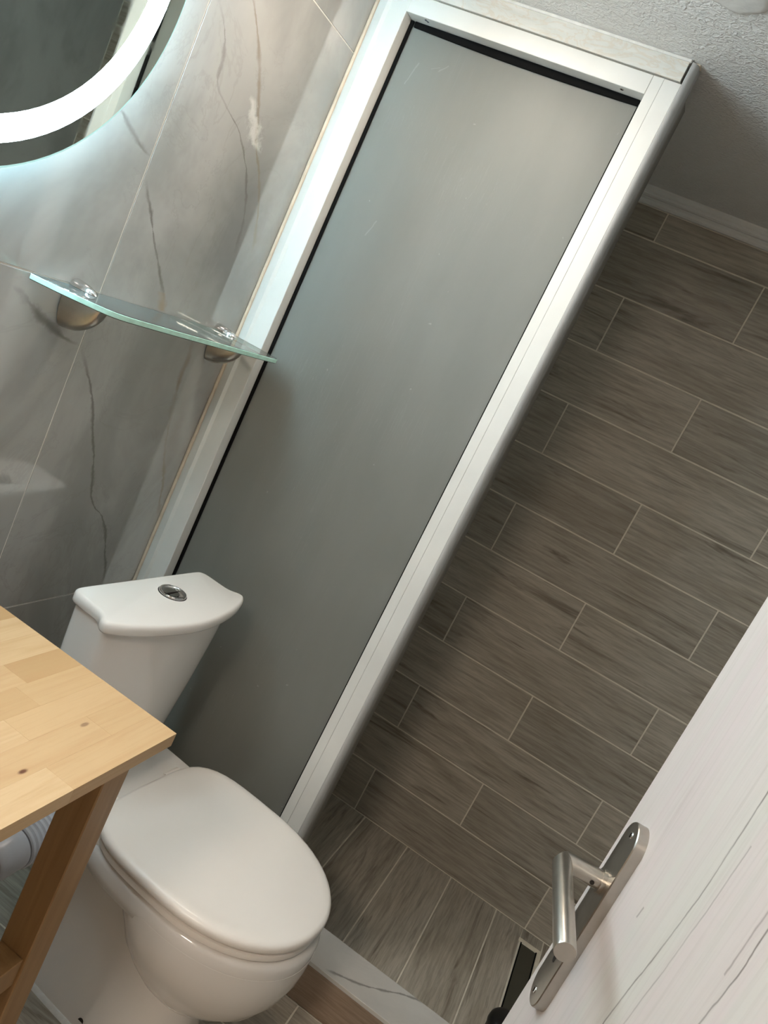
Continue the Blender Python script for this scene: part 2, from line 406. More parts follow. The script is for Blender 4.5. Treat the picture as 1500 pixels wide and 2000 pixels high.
def door_material():
    """white-washed boards with long dark cracks; X along the leaf from its free edge, Z up"""
    m, nt, p = new_mat('whitewashed_door'); setp(p, rough=0.45, spec=0.3)
    tc = N(nt, 'ShaderNodeTexCoord').outputs['Object']
    sep = N(nt, 'ShaderNodeSeparateXYZ'); nt.links.new(tc, sep.inputs[0]); U, Z = sep.outputs[0], sep.outputs[2]
    g = noise_tex(nt, mapping(nt, tc, (24, 24, 1.4)), 1.0, 5, 0.6, 0.6)
    f = noise_tex(nt, mapping(nt, tc, (190, 190, 6)), 1.0, 3, 0.6, 0.4)
    s = noise_tex(nt, mapping(nt, tc, (60, 60, 2.2), (4, 1, 2)), 1.0, 5, 0.6, 1.0)
    c = mix_col(nt, map_range(nt, g, 0.35, 0.68), (0.60, 0.52, 0.50), (0.585, 0.555, 0.505))
    c = mix_col(nt, map_range(nt, f, 0.46, 0.76, 0, 0.36), c, (0.44, 0.39, 0.36))
    c = mix_col(nt, map_range(nt, s, 0.56, 0.80, 0, 0.42, True), c, (0.38, 0.33, 0.30))
    wob = noise_tex(nt, mapping(nt, tc, (1, 1, 1)), 16, 4, 0.6)
    var = map_range(nt, noise_tex(nt, mapping(nt, tc, (5, 5, 9)), 1.0, 3), 0.35, 0.6, 0.35, 1.0)
    for pts, wd, k in (([(0.198, 0.0), (0.186, 0.90), (0.189, 0.98), (0.198, 1.053), (0.202, 1.124), (0.201, 1.19), (0.204, 1.95)], 0.0017, 0.9),
                       ([(0.285, 0.0), (0.289, 1.06), (0.293, 1.116), (0.292, 1.146), (0.300, 1.95)], 0.0016, 0.85),
                       ([(0.210, 0.80), (0.214, 0.989), (0.221, 1.078), (0.223, 1.16)], 0.0016, 0.5),
                       ([(0.281, 1.10), (0.282, 1.16), (0.290, 1.5)], 0.0018, 0.5),
                       ([(0.420, 0.0), (0.428, 1.0), (0.423, 1.95)], 0.003, 0.85), ([(0.56, 0.0), (0.55, 1.0), (0.565, 1.95)], 0.003, 0.85),
                       ([(0.134, 1.024), (0.136, 1.036)], 0.0022, 0.7)):
        fm = curve_line(nt, U, Z, pts, wd, wob, 0.008)
        c = mix_col(nt, math_node(nt, 'MULTIPLY', math_node(nt, 'MULTIPLY', fm, var), k), c, (0.10, 0.075, 0.065))
    nt.links.new(c, p.inputs['Base Color']); return m

def mirror_material():
    m, nt, p = new_mat('mirror_glass'); setp(p, col=(0.72, 0.80, 0.76), rough=0.015, metal=1.0)
    nz = noise_tex(nt, N(nt, 'ShaderNodeTexCoord').outputs['Object'], 26, 4, 0.6)
    nt.links.new(map_range(nt, nz, 0.5, 0.8, 0.01, 0.10), p.inputs['Roughness']); return m

M = {}
M['marble'] = marble_material('white_marble'); M['marble_plain'] = marble_material('kerb_marble', False)
M['header'] = header_marble()
M['wood_tile'] = wood_tile_material('grey_wood_tile', (0.150, 0.122, 0.090), (0.395, 0.345, 0.275), (0.520, 0.465, 0.385))
M['kerb_plank'] = wood_tile_material('brown_wood_tile', (0.17, 0.118, 0.080), (0.36, 0.262, 0.190), (0.45, 0.340, 0.255))
M['grout'] = plain('grout', (0.80, 0.74, 0.63), 0.9, nscale=40)
M['white_grout'] = plain('white_grout', (0.80, 0.78, 0.74), 0.8, nscale=40)
M['plaster'] = plaster_material()
M['paint'] = plain('wall_paint', (0.66, 0.64, 0.60), 0.7, nscale=3)
M['moulding'] = plain('white_moulding', (0.84, 0.83, 0.80), 0.4, nscale=12, namt=0.04)
M['alu'] = plain('white_aluminium', (0.73, 0.725, 0.69), 0.25, nscale=9, namt=0.04)
M['bead'] = plain('grey_bead', (0.47, 0.465, 0.455), 0.2, nscale=9, namt=0.04)
M['jamb'] = plain('dark_jamb', (0.20, 0.18, 0.15), 0.5, nscale=20)
M['dark_line'] = plain('dark_seam', (0.20, 0.19, 0.16), 0.7)
M['rubber'] = plain('black_rubber', (0.004, 0.004, 0.004), 0.8, spec=0.1, nscale=30)
M['silicone'] = plain('tan_silicone', (0.66, 0.55, 0.43), 0.45, nscale=25, namt=0.15)
M['caulk'] = plain('white_caulk', (0.78, 0.77, 0.74), 0.5, nscale=60, bumpamt=0.3)
M['frost'] = frosted_material()
M['shelf_glass'] = shelf_glass_material(); M['shelf_edge'] = plain('green_glass_edge', (0.50, 0.80, 0.70), 0.2, nscale=60, namt=0.12)
M['edge_glow'] = emission('lit_mirror_edge', (0.62, 1.0, 0.93), 0.75)
M['nickel'] = plain('satin_nickel', (0.46, 0.43, 0.385), 0.3, 1.0, nscale=90, namt=0.05)
M['chrome'] = plain('chrome', (0.72, 0.72, 0.72), 0.08, 1.0, nscale=60, namt=0.03)
M['ceramic'] = plain('white_ceramic', (0.80, 0.765, 0.725), 0.07, nscale=5, namt=0.01)
M['seat'] = plain('white_plastic', (0.87, 0.815, 0.755), 0.28, nscale=5, namt=0.015)
M['stave'] = stave_material(); M['beam'] = beam_material()
M['pipe'] = plain('grey_white_pipe', (0.42, 0.45, 0.50), 0.3, nscale=30)
M['door'] = door_material(); M['door_edge'] = plain('door_edge_band', (0.66, 0.62, 0.585), 0.45, nscale=20)
M['black'] = plain('black_plastic', (0.008, 0.008, 0.008), 0.4, nscale=20)
M['drain'] = plain('dark_drain_plate', (0.060, 0.057, 0.040), 0.35, nscale=14)
M['mortar'] = plain('cream_mortar', (0.78, 0.71, 0.58), 0.85, nscale=70, bumpamt=0.3)
M['ink'] = plain('navy_ink', (0.03, 0.04, 0.07), 0.6)
M['hole'] = plain('dark_hole', (0.012, 0.008, 0.005), 0.8)
M['ring'] = emission('ring_light', (0.74, 0.91, 1.0), RING_POWER)
M['halo'] = emission('halo_strip', (0.55, 0.86, 1.0), HALO_POWER)
M['lamp'] = emission('lamp_diffuser', (1.0, 0.85, 0.70), LAMP_POWER)
M['lamp2'] = emission('lamp_diffuser_soft', (1.0, 0.90, 0.80), LAMP2_POWER)
M['hall_fill_lamp'] = emission('hall_fill_diffuser', (1.0, 0.86, 0.72), HALL_FILL_POWER)
M['mirror'] = mirror_material()

# ------------------------------------------------------------------ the room shell
TH = 0.0012      # how far joints lie behind the tile faces
def shell(name, x0, x1, y0, y1, z0, z1, mat): return tag(bm_obj(name, box_bm(x0, x1, y0, y1, z0, z1), mat), kind='structure')
wall_left = shell('wall_left', XL-0.12, XL-TH, YF, YB+0.12, -0.06, ZC, M['white_grout'])
wall_back = shell('wall_back', XL-TH, XR+TH, YB+TH, YB+0.12, -0.06, ZC, M['grout'])
wall_right = shell('wall_right', XR+TH, XR+0.12, YF, YB+0.12, -0.06, ZC, M['white_grout'])
ceiling = shell('ceiling', XL-0.12, XR+0.12, YF, YB+0.12, ZC, ZC+0.1, M['plaster'])
floor = shell('floor', XL-TH, XR+TH, YF, YB+TH, -0.06, -TH, M['grout'])
bm = bmesh.new()
DX0, DX1 = -0.38, 0.43
box_bm(XL-0.12, DX0, YF-0.10, YF, -0.06, ZC, bm=bm); box_bm(DX1, XR+0.12, YF-0.10, YF, -0.06, ZC, bm=bm)
wall_front = tag(bm_obj('wall_front', bm, M['paint']), kind='structure')
# the hall behind the camera
shell('floor_hall', -1.3, 1.3, -4.0, YF, -0.06, 0.0, M['kerb_plank'])
shell('wall_hall_end', -1.3, 1.3, -4.1, -4.0, 0, 2.06, M['paint'])
shell('wall_hall_left', -1.4, -1.3, -4.0, YF-0.1, 0, 2.06, M['paint']); shell('wall_hall_right', 1.3, 1.4, -4.0, YF-0.1, 0, 2.06, M['paint'])
shell('ceiling_hall', -1.3, 1.3, -4.0, YF, 2.06, 2.16, M['paint'])

def clip(a0, a1, lo, hi): return max(a0, lo), min(a1, hi)

# back wall: wood-look planks in half bond
g = GR/2
for k in range(13):
    z0, z1 = clip((12-k)*PITCH, (13-k)*PITCH, 0.0, 1.944)
    x = (-0.177 if k % 2 == 0 else 0.1238) - 3*PLEN
    while x < XR:
        a, b = clip(x, x+PLEN, XL, XR)
        if b-a > 0.012:
            box('tile', a+g, b-g, YB, YB+0.008, z0+(0.001 if k == 12 else g), z1-g, M['wood_tile'], wall_back, 0.0006)
        x += PLEN
# marble slabs on the left and right walls
def marble_wall(x0, x1, parent):
    for c, (y0, y1) in enumerate(((-0.5535, YB), (-1.155, -0.5535), (-1.7565, -1.155), (YF, -1.7565))):
        for z0, z1 in (((0, 0.609), (0.609, 1.810), (1.810, ZC)) if c in (1, 3) else ((0, 1.215), (1.215, ZC))):
            box('tile', x0, x1, y0+0.0013, y1-0.0013, z0+0.0013, z1-0.0013, M['marble'], parent, 0.0005)
marble_wall(XL-0.008, XL, wall_left); marble_wall(XR, XR+0.008, wall_right)
# shower floor: planks running away from the camera
def plank_y(x0, x1, y0, y1):
    o = bm_obj('tile', box_bm(-(y1-y0)/2, (y1-y0)/2, -(x1-x0)/2, (x1-x0)/2, -0.004, 0.004, 0.0006), M['wood_tile'], floor, loc=((x0+x1)/2, (y0+y1)/2, -0.004), rot=(0, 0, math.pi/2))
    return o
x = 0.0205 - 6*PITCH
while x < XR:
    a, b = clip(x, x+PITCH, XL, XR)
    if b-a > 0.01:
        if a < 0.45 < b:
            plank_y(a+g, 0.4195, KY1, YB-g); plank_y(0.4195+0.001, b-g, -0.060, YB-g)
        else: plank_y(a+g, b-g, KY1, YB-g)
    x += PITCH
# room floor: planks running along the kerb
r = 0; y = KY0
while y > YF:
    y0, y1 = clip(y-PITCH, y, YF, KY0)
    x = 0.018 - 3*PLEN + (0 if r % 2 == 0 else PLEN/2)
    while x < XR:
        a, b = clip(x, x+PLEN, XL, XR)
        if b-a > 0.012 and y1-y0 > 0.01: box('tile', a+g, b-g, y0+g, y1-g, -0.008, 0.0, M['wood_tile'], floor, 0.0006)
        x += PLEN
    y -= PITCH; r += 1

# crown moulding on the back wall
prof = [(0, 1.9445), (-0.010, 1.9445), (-0.0145, 1.948), (-0.0165, 1.954), (-0.0155, 1.960), (-0.0115, 1.9635), (-0.0115, 1.9655), (-0.0155, 1.967), (-0.018, 1.970), (-0.0185, 1.9735), (-0.0235, 1.9755), (-0.029, 1.981), (-0.030, ZC), (0, ZC)]
cm = extrude_profile('trim_1', prof, 'X', XL, XR, M['moulding'], smooth=True, ang=25); tag(cm, kind='structure')
# the shower's kerb: marble top, plank-clad front
kerb = tag(box('trim_2', XL, XR, KY0+0.009, KY1, 0.0, KZ-0.010, M['grout']), kind='structure')
ko = Vector(kerb.location)
def kid(o, parent):
    o.parent = parent; o.location = Vector(o.location) - Vector(parent.location); return o
for a, b in ((XL, -0.28), (-0.28, 0.3215), (0.3215, XR)):
    kid(box('tile', a+g, b-g, KY0, KY0+0.009, 0.001, KZ-0.0105, M['kerb_plank'], None, 0.0006), kerb)
kid(box('top_slab', XL, XR, KY0, KY1, KZ-0.010, KZ, M['marble_plain'], None, 0.0008), kerb)
# marble-faced bulkhead over the screen
hd = tag(box('trim_3', XL, -0.170, -0.700, -0.640, 1.945, ZC, M['paint']), kind='structure')
kid(box('header_slab', XL, -0.1605, -0.7415, -0.700, 1.9455, 1.9785, M['header'], None, 0.0006), hd)
kid(box('caulk_line', XL, -0.1585, -0.7400, -0.700, 1.9785, ZC, M['caulk'], None, 0.0015), hd)

# ------------------------------------------------------------------ shower screen
SX0, SX1 = XL, -0.157
scr = tag(empty('shower_screen', (-0.46, -0.70, KZ)), 'tall frosted glass shower screen in a white aluminium frame', 'shower screen')
def part(o, parent=scr): return kid(o, parent)
# wall profile with its raised rib, top rail, bottom rail, post
wp = [(XL+0.006, -0.700), (XL+0.006, SY+0.004), (-0.752, SY-0.001), (-0.738, SY-0.004), (-0.733, SY-0.001), (-0.731, SY), (-0.696, SY), (-0.695, SY+0.001), (-0.695, -0.700)]
def zprof(name, prof, z0, z1, mat):
    cx = sum(p[0] for p in prof)/len(prof); cy = sum(p[1] for p in prof)/len(prof)
    o = extrude_profile(name, [(a-cx, b-cy) for a, b in prof], 'Z', z0-(z0+z1)/2, z1-(z0+z1)/2, mat, smooth=True, ang=25)
    o.location = (cx, cy, (z0+z1)/2); return part(o)
zprof('wall_profile', wp, KZ, 1.944, M['alu'])
part(box('top_rail', -0.695, -0.2075, SY, -0.700, 1.911, 1.944, M['alu'], None, 0.0008))
part(box('bottom_rail', -0.695, -0.2075, SY, -0.700, KZ, KZ+0.035, M['alu'], None, 0.0008))
post = part(box('post', -0.207, -0.1875, SY, -0.695, KZ, 1.944, M['alu'], None, 0.0005))
part(box('post_cover', -0.1872, -0.157, SY, -0.695, KZ, 1.944, M['alu'], None, 0.0005))
# rounded corner bead and the side of the jamb behind it
arc = [(-0.1569, -0.7375)] + [(-0.1560+0.012*math.sin(t), -0.722-0.016*math.cos(t)) for t in [i*math.pi/16 for i in range(0, 9)]]
bead = arc + [(-0.144, -0.700), (-0.1569, -0.700)]
zprof('corner_bead', bead, KZ, 1.982, M['bead'])
part(box('jamb_side', -0.175, -0.1475, -0.6945, -0.640, KZ, 1.944, M['jamb'], None, 0.002))
part(box('bead_stub', -0.1565, -0.1425, -0.732, -0.712, 1.9822, ZC-0.0003, M['mortar'], None, 0.002))
# pane, black gaskets, sealant, screws
gl = part(box('frosted_pane', -0.693, -0.2085, -0.7035, -0.6985+0.0, KZ+0.030, 1.9095, M['frost']))
for nm, a in (('gasket', (-0.6948, -0.6875, KZ+0.036, 1.9108)), ('gasket', (-0.2160, -0.2077, KZ+0.036, 1.9108))):
    part(box(nm, a[0], a[1], -0.7085, -0.7037, a[2], a[3], M['rubber'], None, 0.001))
# the top gasket sags a little in the middle
rings = []
for i in range(13):
    t = i/12; xx = -0.6842+t*(0.6842-0.2163); sag = 0.010+0.004*math.sin(math.pi*t)
    rings.append([(xx, -0.7085, 1.9106), (xx, -0.7037, 1.9106), (xx, -0.7037, 1.9106-sag), (xx, -0.7085, 1.9106-sag)])
gk = loft('gasket', rings, M['rubber'], None, False); gk.parent = scr; gk.location = -Vector(scr.location)
part(box('sealant', XL+0.0003, XL+0.0065, -0.7405, -0.712, KZ, ZC-0.03, M['silicone'], None, 0.002))
def rail_screw(x):
    o = lathe('screw', [(0.0001, -0.0012), (0.0030, -0.0012), (0.0036, -0.0006), (0.0036, 0.0)], M['chrome'], None, 12); o.location = (x, -0.7265, 1.911)
    s = box('screw_slot', -0.0022, 0.0022, -0.0004, 0.0004, -0.0016, -0.0013, M['hole'], o)
    return part(o)
rail_screw(-0.250)
cu = bpy.data.curves.new('pen_mark', 'FONT'); cu.body = '5'; cu.size = 0.013; cu.extrude = 0.0002; cu.align_x = 'CENTER'; cu.align_y = 'CENTER'; cu.offset = 0.0004
tmp = bpy.data.objects.new('tmp', cu); COL.objects.link(tmp)
me = bpy.data.meshes.new_from_object(tmp); bpy.data.objects.remove(tmp)
pm = bpy.data.objects.new('pen_mark', me); me.materials.clear(); me.materials.append(M['ink']); link(pm)
pm.rotation_euler = (math.pi, 0, math.radians(150)); pm.location = (-0.6535, -0.7265, 1.9106); part(pm)
tag(pm, 'small handwritten dark mark on the rail')
part(box('seam', -0.195, -0.640, SY-0.0006, SY+0.004, 1.9436, 1.9453, M['dark_line']))

# ------------------------------------------------------------------ round LED mirror
MY, MZ, MR = -1.565, 1.635, 0.334
mir = tag(empty('led_mirror', (XL, MY, MZ)), 'round wall mirror with a glowing white light ring', 'mirror')
lathe('back_box', [(0.001, 0.001), (0.285, 0.001), (0.285, 0.023), (0.001, 0.023)], M['alu'], mir, 64, 'X')
lathe('led_strip', [(0.2852, 0.004), (0.2885, 0.004), (0.2885, 0.017), (0.2852, 0.017)], M['halo'], mir, 64, 'X')
lathe('glass_edge', [(MR-0.003, 0.0235), (MR, 0.0242), (MR+0.0006, 0.0265), (MR, 0.0288), (MR-0.003, 0.0296)], M['edge_glow'], mir, 96, 'X')
def annulus(name, r0, r1, x, mat, n=96):
    V = []; F = []
    for k in range(n):
        a = 2*math.pi*k/n
        V += [(x, r0*math.cos(a), r0*math.sin(a)), (x, r1*math.cos(a), r1*math.sin(a)), (x-0.0008, r1*math.cos(a), r1*math.sin(a)), (x-0.0008, r0*math.cos(a), r0*math.sin(a))]
    for k in range(n):
        b = 4*k; c = 4*((k+1) % n)
        for i in range(4): j = (i+1) % 4; F.append((b+i, b+j, c+j, c+i))
    return obj(name, V, F, mat, mir)
lathe('mirror_centre', [(0.0005, 0.0237), (0.271, 0.0237), (0.271, 0.0300), (0.0005, 0.0300)], M['mirror'], mir, 96, 'X')
annulus('light_ring', 0.2713, 0.3042, 0.0301, M['ring'])
annulus('mirror_rim', 0.3044, MR-0.0028, 0.0301, M['mirror'])

# ------------------------------------------------------------------ glass shelf on two brackets
SZ = 1.2145; ST = 0.0100
shelf = tag(empty('glass_shelf', (XL, -1.02, SZ)), 'green edged glass shelf on two nickel brackets below the mirror', 'shelf')
outl = catmull([(0.002, -0.280), (0.05, -0.2665), (0.098, -0.245), (0.1185, -0.2265), (0.1255, -0.20)], 5, False) + \
       catmull([(0.131, -0.1), (0.1335, 0.0), (0.1355, 0.1), (0.138, 0.22), (0.1365, 0.240), (0.13, 0.2515)], 5, False) + [(0.08, 0.264), (0.002, 0.275)]
for mat, nm, (zz0, zz1, ins) in ((M['shelf_glass'], 'glass_plate', (-ST, 0.0, 0.0015)),):
    ring = lambda z, i: [(a - (i if a > 0.01 else 0), b*(1 - i/0.28), z) for a, b in outl]
    loft(nm, [ring(zz0, ins), ring(zz0+0.0012, 0.0008), ring(zz1-0.0012, 0.0008), ring(zz1, ins)], mat, shelf, False)
# the ground green edge, a band round the three free sides
V = []; F = []
E = outl
for i, (a, b) in enumerate(E):
    k = 1 - 0.0008/0.28
    V += [(a-(0.0006 if a > 0.01 else 0), b*k, -ST+0.001), (a+0.0002, b*1.0006, -ST+0.0016), (a+0.0002, b*1.0006, -0.0016), (a-(0.0006 if a > 0.01 else 0), b*k, -0.001)]
for i in range(len(E)-1):
    for j in range(3): F.append((4*i+j, 4*i+j+1, 4*i+4+j+1, 4*i+4+j))
ed = obj('polished_edge', V, F, M['shelf_edge'], shelf)
for by in (-0.192, 0.215):
    # half-dome body under the glass, chrome clip above it
    rings = []
    for i in range(13):
        t = i/12
        depth = 0.002 + 0.070*t
        hw = 0.020*math.sqrt(max(0.02, 1-(t*0.90)**2)); dz = 0.056*math.sqrt(max(0.0008, 1-t**2.0))
        ring = []
        for k in range(15):
            a = math.pi*k/14; ring.append((depth, by+hw*math.cos(a), -ST-0.0004-dz*math.sin(a)**0.8))
        rings.append(ring)
    br = loft('bracket', rings, M['nickel'], shelf)
    rings = []
    for i in range(9):
        t = i/8; depth = 0.002+0.044*t; hw = 0.013*math.sqrt(max(0.03, 1-t**2)); dz = 0.0125*math.sqrt(max(0.004, 1-t**2))
        rings.append([(depth, by+hw*math.cos(math.pi*k/10), 0.0004+dz*math.sin(math.pi*k/10)) for k in range(11)])
    loft('clip', rings, M['chrome'], br)

# ------------------------------------------------------------------ toilet
YAW = math.radians(-5)
toilet = tag(empty('toilet', (-0.593, -0.985, 0.0), YAW), 'white close coupled toilet with closed lid', 'toilet')
def oval(xb, xf, hw, z, cx=None, nb=3.0, nf=2.1, n=56, yo=0.0):
    if cx is None: cx = xb + 0.46*(xf-xb)
    out = []
    for k in range(n):
        a = 2*math.pi*k/n; c, s = math.cos(a), math.sin(a); e = nf if c > 0 else nb
        r_ = (abs(c)**e + abs(s)**e)**(-1/e)
        out.append((cx + (xf-cx if c > 0 else cx-xb)*c*r_, yo + hw*s*r_, z))
    return out
LO = 0.006   # the pan sits a touch off the tank's centre line
ped = [oval(0.10, 0.500, 0.103, 0.0, 0.33, 5, 2.6), oval(0.10, 0.500, 0.103, 0.012, 0.33, 5, 2.6), oval(0.10, 0.494, 0.097, 0.03, 0.33, 5, 2.5),
       oval(0.09, 0.482, 0.088, 0.10, 0.33, 4, 2.4), oval(0.08, 0.480, 0.084, 0.18, 0.33, 4, 2.4), oval(0.06, 0.500, 0.090, 0.26, 0.33, 4, 2.4),
       oval(0.03, 0.52, 0.115, 0.32, 0.33, 4, 2.4), oval(0.02, 0.54, 0.135, 0.352, 0.33, 4, 2.4), oval(0.02, 0.54, 0.135, 0.362, 0.33, 4, 2.4)]
V1, F1 = loft_data(ped)
bulb = [oval(0.40, 0.455, 0.03, 0.105, 0.43, 2, 2, yo=LO), oval(0.365, 0.505, 0.062, 0.135, 0.425, 2, 2, yo=LO), oval(0.335, 0.548, 0.096, 0.175, 0.415, 2, 2, yo=LO), oval(0.31, 0.582, 0.124, 0.215, 0.41, 2.1, 2.05, yo=LO),
        oval(0.29, 0.602, 0.145, 0.255, 0.40, 2.2, 2.08, yo=LO), oval(0.275, 0.6125, 0.1575, 0.295, 0.395, 2.3, 2.1, yo=LO), oval(0.26, 0.6145, 0.1625, 0.322, 0.39, 2.5, 2.1, yo=LO), oval(0.24, 0.6140, 0.1632, 0.345, 0.39, 2.8, 2.1, yo=LO)]
V2, F2 = loft_data(bulb)
rim = [oval(0.17, 0.604, 0.150, 0.322, 0.39, 4, 2.1, yo=LO), oval(0.16, 0.611, 0.1605, 0.329, 0.39, 4, 2.1, yo=LO), oval(0.155, 0.6135, 0.163, 0.345, 0.39, 4, 2.1, yo=LO), oval(0.155, 0.6125, 0.1625, 0.362, 0.39, 4, 2.1, yo=LO),
       oval(0.157, 0.609, 0.160, 0.3685, 0.39, 4, 2.1, yo=LO), oval(0.165, 0.60, 0.152, 0.3715, 0.39, 4, 2.1, yo=LO), oval(0.20, 0.57, 0.12, 0.375, 0.39, 4, 2.1, yo=LO)]
V3, F3 = loft_data(rim)
deck = [oval(0.005, 0.24, 0.120, 0.30, 0.12, 6, 6), oval(0.0, 0.25, 0.145, 0.345, 0.12, 6, 6), oval(0.0, 0.25, 0.148, 0.385, 0.12, 6, 6), oval(0.004, 0.245, 0.144, 0.395, 0.12, 6, 6), oval(0.02, 0.23, 0.128, 0.399, 0.12, 6, 6)]
V4, F4 = loft_data(deck)
V, F = [], []
for v_, f_ in ((V1, F1), (V2, F2), (V3, F3), (V4, F4)):
    b0 = len(V); V += v_; F += [tuple(i+b0 for i in f) for f in f_]
pan = obj('pan', V, F, M['ceramic'], toilet); shade(pan.data, 50)
loft('base_sealant', [oval(0.092, 0.507, 0.1105, 0.0003, 0.33, 5, 2.6), oval(0.093, 0.506, 0.109, 0.004, 0.33, 5, 2.6), oval(0.097, 0.502, 0.105, 0.008, 0.33, 5, 2.6)], M['caulk'], toilet)
for s in (-1, 1): lathe('fixing_hole', [(0.0005, -0.001), (0.0065, -0.001), (0.0065, 0.001), (0.0005, 0.001)], M['hole'], pan, 14, 'Y', (0.322, s*0.0985, 0.022))
# seat ring and lid
so = lambda xb, xf, hw, z: oval(xb, xf, hw, z, 0.385, 4.2, 2.12, 72, LO)
loft('seat', [so(0.205, 0.588, 0.152, 0.3750), so(0.197, 0.598, 0.1615, 0.3768), so(0.1935, 0.602, 0.1655, 0.3795), so(0.193, 0.6025, 0.166, 0.3850), so(0.194, 0.6015, 0.165, 0.3895), so(0.199, 0.596, 0.160, 0.3918), so(0.212, 0.582, 0.146, 0.3925)], M['seat'], toilet)
loft('lid', [so(0.212, 0.582, 0.146, 0.3975), so(0.196, 0.598, 0.163, 0.3980), so(0.188, 0.605, 0.1715, 0.4003), so(0.186, 0.607, 0.1735, 0.405), so(0.1865, 0.6065, 0.173, 0.411), so(0.189, 0.604, 0.1705, 0.4155),
             so(0.195, 0.598, 0.165, 0.4183), so(0.21, 0.583, 0.152, 0.4197), so(0.26, 0.52, 0.10, 0.4205)], M['seat'], toilet)
for s in (-1, 1): lathe('lid_buffer', [(0.0005, 0.3925), (0.005, 0.3925), (0.005, 0.3976), (0.0005, 0.3976)], M['seat'], toilet, 12, 'Z', (0.40, s*0.12+LO, 0))
for s in (-1, 1): lathe('hinge', [(0.0005, -0.02), (0.010, -0.02), (0.010, 0.02), (0.0005, 0.02)], M['seat'], toilet, 16, 'Y', (0.180, s*0.085+LO, 0.3925))
# tank
half = [(0.000, 0.04), (0.000, 0.09), (0.000, 0.135), (0.0012, 0.158), (0.006, 0.1675), (0.0155, 0.1735), (0.032, 0.1748), (0.060, 0.1750), (0.076, 0.1765), (0.085, 0.1815), (0.0925, 0.1875), (0.1015, 0.1910), (0.111, 0.1880), (0.124, 0.168), (0.139, 0.128), (0.152, 0.076), (0.159, 0.025)]
lid_o = catmull(half + [(a, -b) for a, b in reversed(half)], 5)
half = [(0.004, 0.04), (0.004, 0.09), (0.004, 0.130), (0.006, 0.150), (0.016, 0.1660), (0.045, 0.1695), (0.080, 0.1725), (0.096, 0.1705), (0.109, 0.1570), (0.124, 0.122), (0.137, 0.074), (0.144, 0.025)]
body_o = catmull(half + [(a, -b) for a, b in reversed(half)], 5)
def inset(pts, d):
    n = len(pts); out = []
    for i in range(n):
        a, b = pts[i-1], pts[(i+1) % n]; tx, ty = b[0]-a[0], b[1]-a[1]; l = math.hypot(tx, ty) or 1
        nx, ny = -ty/l, tx/l
        if nx*(0.08-pts[i][0])+ny*(0-pts[i][1]) < 0: nx, ny = -nx, -ny
        out.append((pts[i][0]+nx*d, pts[i][1]+ny*d))
    return out
def tk(src, z, s=1.0, ins=0.0): return [(0.01+(a-0.01)*s, b*s, z) for a, b in inset(src, ins)]
loft('tank', [tk(body_o, 0.400, 0.80, 0.008), tk(body_o, 0.404, 0.815, 0.003), tk(body_o, 0.42, 0.825), tk(body_o, 0.56, 0.91), tk(body_o, 0.66, 0.96), tk(body_o, 0.733, 0.985)], M['ceramic'], toilet, ang=50)
loft('tank_lid', [tk(lid_o, 0.7335, 1, 0.006), tk(lid_o, 0.7348, 1, 0.002), tk(lid_o, 0.738, 1, 0.0), tk(lid_o, 0.747, 1, 0.0), tk(lid_o, 0.7515, 1, 0.0010), tk(lid_o, 0.7543, 1, 0.0030), tk(lid_o, 0.7555, 1, 0.0050), tk(lid_o, 0.756, 1, 0.0070)], M['ceramic'], toilet, ang=50)
btn = lathe('flush_button', [(0.0005, 0.7555), (0.0265, 0.7555), (0.0268, 0.7585), (0.0255, 0.7605), (0.0225, 0.7605), (0.0205, 0.7585), (0.012, 0.7575), (0.0005, 0.7572)], M['chrome'], toilet, 40, 'Z', (0.062, 0.017, 0))
box('button_split', 0.0617, 0.0623, -0.003, 0.037, 0.7574, 0.7590, M['hole'], btn)
lathe('button_gap', [(0.001, 0.7558), (0.0282, 0.7558), (0.0282, 0.7564), (0.001, 0.7564)], M['rubber'], btn, 40, 'Z', (0.062, 0.017, 0))

# ------------------------------------------------------------------ wooden vanity table
TX0, TX1, TY0, TY1, TZ, TT = XL+0.004, -0.227, -2.06, -1.376, 0.800, 0.019
table = tag(empty('vanity_table', ((TX0+TX1)/2, (TY0+TY1)/2, 0.0)), 'light birch butcher block table beside the toilet', 'table')
TO = Vector(table.location)
top = bm_obj('tabletop', box_bm(TX0-TO.x+0.004, TX1-TO.x-0.004, TY0-TO.y+0.004, TY1-TO.y-0.004, TZ-TT+0.001, TZ-0.004), M['beam'], table)
nrow = 13; wdt = (TX1-TX0)/nrow
for i in range(nrow):
    x0 = TX0+i*wdt; y1 = TY1; first = random.uniform(0.06, 0.34)
    while y1 > TY0+0.001:
        L_ = first if y1 == TY1 else random.uniform(0.20, 0.42)
        y0 = max(TY0, y1-L_)
        if y0-TY0 < 0.05: y0 = TY0
        c = Vector(((x0+x0+wdt)/2, (y0+y1)/2, TZ-TT/2))
        b = box_bm(-wdt/2, wdt/2, -(y1-y0)/2, (y1-y0)/2, -TT/2, TT/2, 0.00015)
        bm_obj('stave', b, M['stave'], top, loc=c-TO)
        y1 = y0
LX0, LX1 = -0.2925, -0.247
for (xa, xb_) in ((LX0, LX1), (TX0+0.02, TX0+0.066)):
    for (ya, yb) in ((-1.462, -1.415), (-2.03, -1.983)):
        o = box('leg', xa, xb_, ya, yb, 0.0, TZ-TT, M['beam'], None, 0.0015); kid(o, table)
o = box('stretcher', LX0+0.002, LX1-0.004, -1.983, -1.462, 0.430, 0.472, M['beam'], None, 0.001); kid(o, table)
o = box('stretcher', TX0+0.022, TX0+0.062, -1.983, -1.462, 0.430, 0.472, M['beam'], None, 0.001); kid(o, table)

